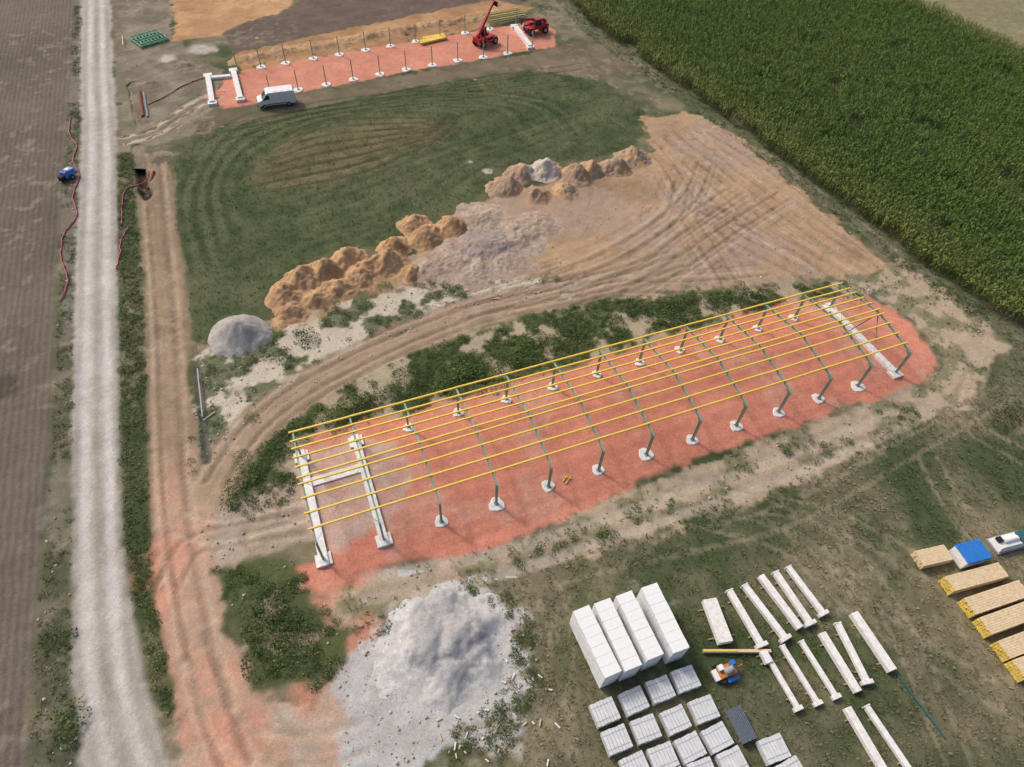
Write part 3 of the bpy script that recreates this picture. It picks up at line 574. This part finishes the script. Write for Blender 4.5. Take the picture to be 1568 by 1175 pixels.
for k in (0,1.9,3.8): b.beam((*(p+nn*k),.15),(*(q+nn*k),.15),.16,.22,GRNP); b.beam((*(p+nn*k),.6),(*(q+nn*k),.6),.12,.12,GRNP)
b.beam((*(p-d*2+nn*2),.4),(*(p-d*.6+nn*5.5),.4),.1,.1,YEL)
b.obj('green_steel_rack')
b=B(); b.box((0,0,.75),(1.6,1.0,.8),BLUE,top=(.92,.9)); b.box((.1,0,1.18),(.5,.5,.08),WHT); b.beam((.8,0,.45),(1.8,0,.45),.08,.08,GRY); wheel(b,-.1,-.62,.3,.18);wheel(b,-.1,.62,.3,.18); b.box((-.5,0,.3),(.9,1.0,.1),BLK); b.cyl((-.5,.2,1.1),(-.5,.2,1.5),.05,GRY,8); b.box((-1.1,0,.5),(.6,.7,.6),BLK); b.box((-.35,0,1.19),(.3,.8,.06),GLS)
b.obj('blue_generator',site(108,272).tolist(),1.2,bevel=.03)
def hose(name,pts,r=.07):
    P=smoothline(sites(pts),6); cu=bpy.data.curves.new(name,'CURVE'); cu.dimensions='3D'; sp=cu.splines.new('POLY'); sp.points.add(len(P)-1)
    for i,q in enumerate(P): sp.points[i].co=(q[0]+random.uniform(-.08,.08),q[1],.08,1)
    cu.bevel_depth=r; cu.materials.append(HOSE); link(bpy.data.objects.new(name,cu))
hose('red_hose',[(108,180),(106,205),(118,225),(112,245),(122,270),(112,300),(118,330),(98,360),(94,395),(104,430),(92,462)])
hose('red_hose',[(228,262),(222,280),(195,290),(188,310),(186,345)]); hose('red_hose',[(196,350),(186,370),(184,392),(178,412)]); hose('red_hose',[(318,118),(285,130),(250,150),(225,162)])
b=B(); p=site(213,140);q=site(219,178); b.cyl((*p,-.1),(*q,-.1),.28,RUST,12); b.cyl((*(p+[.7,0]),-.15),(*(q+[.7,0]),-.15),.2,DSTEEL,12); b.obj('drain_pipe')
b=B(); p=site(236,264);q=site(226,286); b.cyl((*p,.1),(*q,-.3),.2,RUST,12); b.obj('drain_pipe')
# ------------------------------------------------------------ material yard
def blockstack(name,p,q,w,hh,layers=9,seg=7):
    L=float(np.linalg.norm(q-p)); b=B(); lh=(hh-.15)/layers
    for k in range(4): b.box(((k-1.5)*L*.28,0,.06),(.3,w*.95,.12),PALW)
    for j in range(layers):
        for i in range(seg):
            b.box((-L/2+L/seg*(i+.5)+random.uniform(-.006,.006),random.uniform(-.012,.012),.13+lh*(j+.5)),(L/seg-.014,w-.02,lh-.016),WHT)
    return b.obj(name,((p+q)/2).tolist(),math.atan2(q[1]-p[1],q[0]-p[0]))
for (u0,v0,u1,v1) in ((883,951,930,1050),(914,940,960,1040),(946,929,992,1024),(983,917,1030,1014)):
    blockstack('white_block_stack',site(u0,v0),site(u1,v1),1.36,2.8)
def pallet(name,u,v,rz,lx=1.75,ly=1.5,hh=.85):
    b=B()
    for k in (-1,0,1): b.box((0,k*ly*.42,.05),(lx*.96,.1,.1),PALW)
    for k in range(5): b.box((lx*.95*(k-2)/5*1.1,0,.115),(.14,ly*.95,.03),PALW)
    n=7
    for i in range(n):
        for j in range(3):
            b.box((-lx/2+lx/n*(i+.5),random.uniform(-.02,.02),.14+(hh-.14)/3*(j+.5)),(lx/n-.008,ly,(hh-.14)/3-.02),WRAP,top=(.95,1))
    for k in (-.3,.3): b.box((0,k*ly*1.0,hh+.002),(lx+.02,.04,.012),STRAP)
    b.obj(name,site(u,v).tolist(),rz+random.uniform(-.07,.07),bevel=.012)
prz=heading((922,1090),(1043,1040))
for (u,v) in ((924,1094),(968,1077),(1008,1060),(1046,1044),(942,1136),(986,1120),(1031,1106),(1074,1090),(970,1178),(1012,1163),(1053,1148),(1094,1133),(1072,1186),(1117,1170),(1180,1150),(1207,1186),(1030,1203),(988,1218)):
    pallet('slab_pallet',u,v,prz)
b=B(); 
for i in range(9):
    for j in range(4): b.cyl((-1.1+random.uniform(-.05,.05),-.5+i*.125,.2+j*.14),(1.1,-.5+i*.125,.2+j*.14),.06,DSTEEL,10)
for k in (-.8,.8): b.box((k,0,.06),(.12,1.2,.1),PALW)
b.obj('steel_tube_bundle',site(1132,1112).tolist(),heading((1120,1090),(1146,1140)))
def precast(name,u0,v0,u1,v1,wpx,foot=True,n=1):
    p=site(u0,v0);q=site(u1,v1); L=float(np.linalg.norm(q-p)); w=wpx*.047; b=B()
    for k in (-1,1): b.box((k*L*.33,0,.06),(.12,w*1.9,.12),PALW)
    if n>1:
        for j in range(n): b.box((0,0,.14+.3*(j+.5)),(L,w,.28),CONC)
    else: b.box((0,0,.12+w*.4),(L,w,w*.8),CONC)
    if foot:
        b.box((L/2+.13,0,.12+w*.4),(.3,w*1.9,w*.95),CONC); b.box((-L/2-.05,0,.12+w*.4),(.1,w*1.25,w*.9),CONC)
    b.obj(name,((p+q)/2).tolist(),math.atan2(q[1]-p[1],q[0]-p[0]),bevel=.02)
for a in ((1083,922,1108,988,24,False,2),(1115,908,1162,988,11),(1138,900,1198,978,11),(1162,885,1222,965,12,False),(1185,880,1236,955,11),(1205,872,1256,940,10),(1303,942,1362,1030,14,False),(1280,958,1323,1044,10),(1255,972,1310,1062,12,False),(1170,1002,1218,1084,8),(1196,992,1248,1076,8),(1225,985,1276,1066,8),(1293,1086,1348,1180,12,False),(1324,1084,1392,1185,9),(1165,1000,1175,1018,12,False)):
    precast('precast_concrete_column',*a)
b=B(); p=site(1075,999);q=site(1178,999); b.beam((*p,.25),(*q,.25),.22,.3,TIM); b.beam((*p,.42),(*((p+q)/2),.42),.1,.05,YEL); b.obj('timber_beam')
b=B(); p=site(1370,1030);q=site(1445,1130); b.beam((*p,.12),(*q,.12),.10,.10,TEAL); b.obj('teal_pipe')
b=B(); b.box((0,0,.55),(1.4,.9,.3),ORA,top=(.9,.9)); b.cyl((-.25,-.1,.8),(.3,-.1,1.25),.32,GRY,14,.2); b.box((.5,.3,.85),(.4,.35,.4),BLUE); b.box((-.5,.28,.85),(.4,.4,.3),WHT); wheel(b,-.5,-.6,.28,.14);wheel(b,-.5,.6,.28,.14); b.beam((.7,0,.45),(1.4,0,.4),.08,.08,ORA); b.box((.2,-.65,.3),(.9,.3,.25),BLUE); b.box((-.9,0,.3),(.4,.8,.3),WHT)
b.obj('concrete_mixer',site(1110,1030).tolist(),.4,bevel=.02)
bundle('timber_stack',(1400,862),(1444,852),1.35,.8,TIM,8,4,gap=.06)
for (a,b_,w) in (((1443,902),(1524,880),1.25),((1473,936),(1556,908),1.35),((1496,966),(1600,928),1.35),((1524,1002),(1620,965),1.35),((1546,1032),(1640,996),1.4)):
    bundle('timber_stack',a,b_,w,1.0,TIM,8,5,endm=TIME,gap=.06)
def tarp(name,u,v,rz,lx,ly,hh,topm):
    b=B(); b.box((0,0,.07),(lx*.95,ly*.95,.14),PALW)
    for j in range(4): b.box((0,0,.15+hh/4*(j+.5)),(lx,ly,hh/4-.03),WHT)
    b.box((0,0,hh+.19),(lx+.12,ly+.12,.09),topm); b.box((0,-ly/2-.05,hh-.0),(lx*.9,.03,.25),topm); b.box((lx/2+.05,0,hh),(.03,ly*.9,.3),topm)
    b.obj(name,site(u,v).tolist(),rz,bevel=.02)
tr=heading((1443,902),(1524,880))
tarp('blue_covered_pallet',1476,855,tr,2.3,1.6,1.2,BLUE)
b=B(); b.box((0,0,.1),(3.4,1.5,.2),GRY); b.box((-.3,0,.5),(2.6,1.3,.6),WHT,top=(.9,.8)); b.box((.9,0,.8),(.7,1.0,.5),TEAL); b.cyl((-1,.0,.85),(.4,0,.85),.25,VANW,14); b.box((-1.3,.2,.9),(.4,.5,.3),GLS); b.beam((1.6,-.5,.3),(1.6,.5,1.0),.08,.08,GRY)
b.obj('site_compressor',site(1542,832).tolist(),tr,bevel=.02)
b=B()
for k in range(26):
    p=site(random.uniform(660,860),random.uniform(1080,1170)) if k<18 else site(random.uniform(770,850),random.uniform(1010,1060)); a=random.uniform(0,3.14); l=random.uniform(.2,.5)
    b.box((*p,.08),(l,.1,.05),CONC if k%3 else TIM,a)
b.obj('scattered_planks')
b=B(); p=site(303,566);q=site(311,640); b.beam((*p,.15),(*q,.15),.12,.12,GRY); b.beam((*site(312,645),.12),(*site(330,632),.12),.1,.1,GRY); b.obj('steel_post')
# ------------------------------------------------------------ light, sky, camera
sd_=Vector((-.72,.50,0)).normalized(); el=math.radians(44); sun_dir=Vector((sd_.x*math.cos(el),sd_.y*math.cos(el),math.sin(el)))
li=bpy.data.lights.new('sun','SUN'); li.energy=1.5; li.angle=math.radians(7); li.color=(1,.93,.84); lo_=bpy.data.objects.new('sun',li); lo_.rotation_euler=(-sun_dir).to_track_quat('-Z','Y').to_euler(); link(lo_)
w=bpy.data.worlds.new('World'); scene.world=w; w.use_nodes=True; nt=w.node_tree; bg=nt.nodes['Background']; sk=nt.nodes.new('ShaderNodeTexSky'); sk.sky_type='NISHITA'; sk.sun_disc=False
sk.sun_elevation=el; sk.sun_rotation=math.atan2(sun_dir.x,sun_dir.y); sk.air_density=1.0; sk.dust_density=6.0; sk.ozone_density=.6; nt.links.new(sk.outputs[0],bg.inputs[0]); bg.inputs[1].default_value=.14
cam=bpy.data.cameras.new('camera'); cam.sensor_width=36; cam.lens=36*F/1568; cam.clip_end=9000; co=bpy.data.objects.new('camera',cam)
M=Matrix([[*R[i],0] for i in range(3)]+[[0,0,0,1]]); M.translation=(0,0,CAMH); co.matrix_world=M; link(co); scene.camera=co
scene.view_settings.view_transform='Standard'; scene.view_settings.look='None'; scene.view_settings.exposure=0
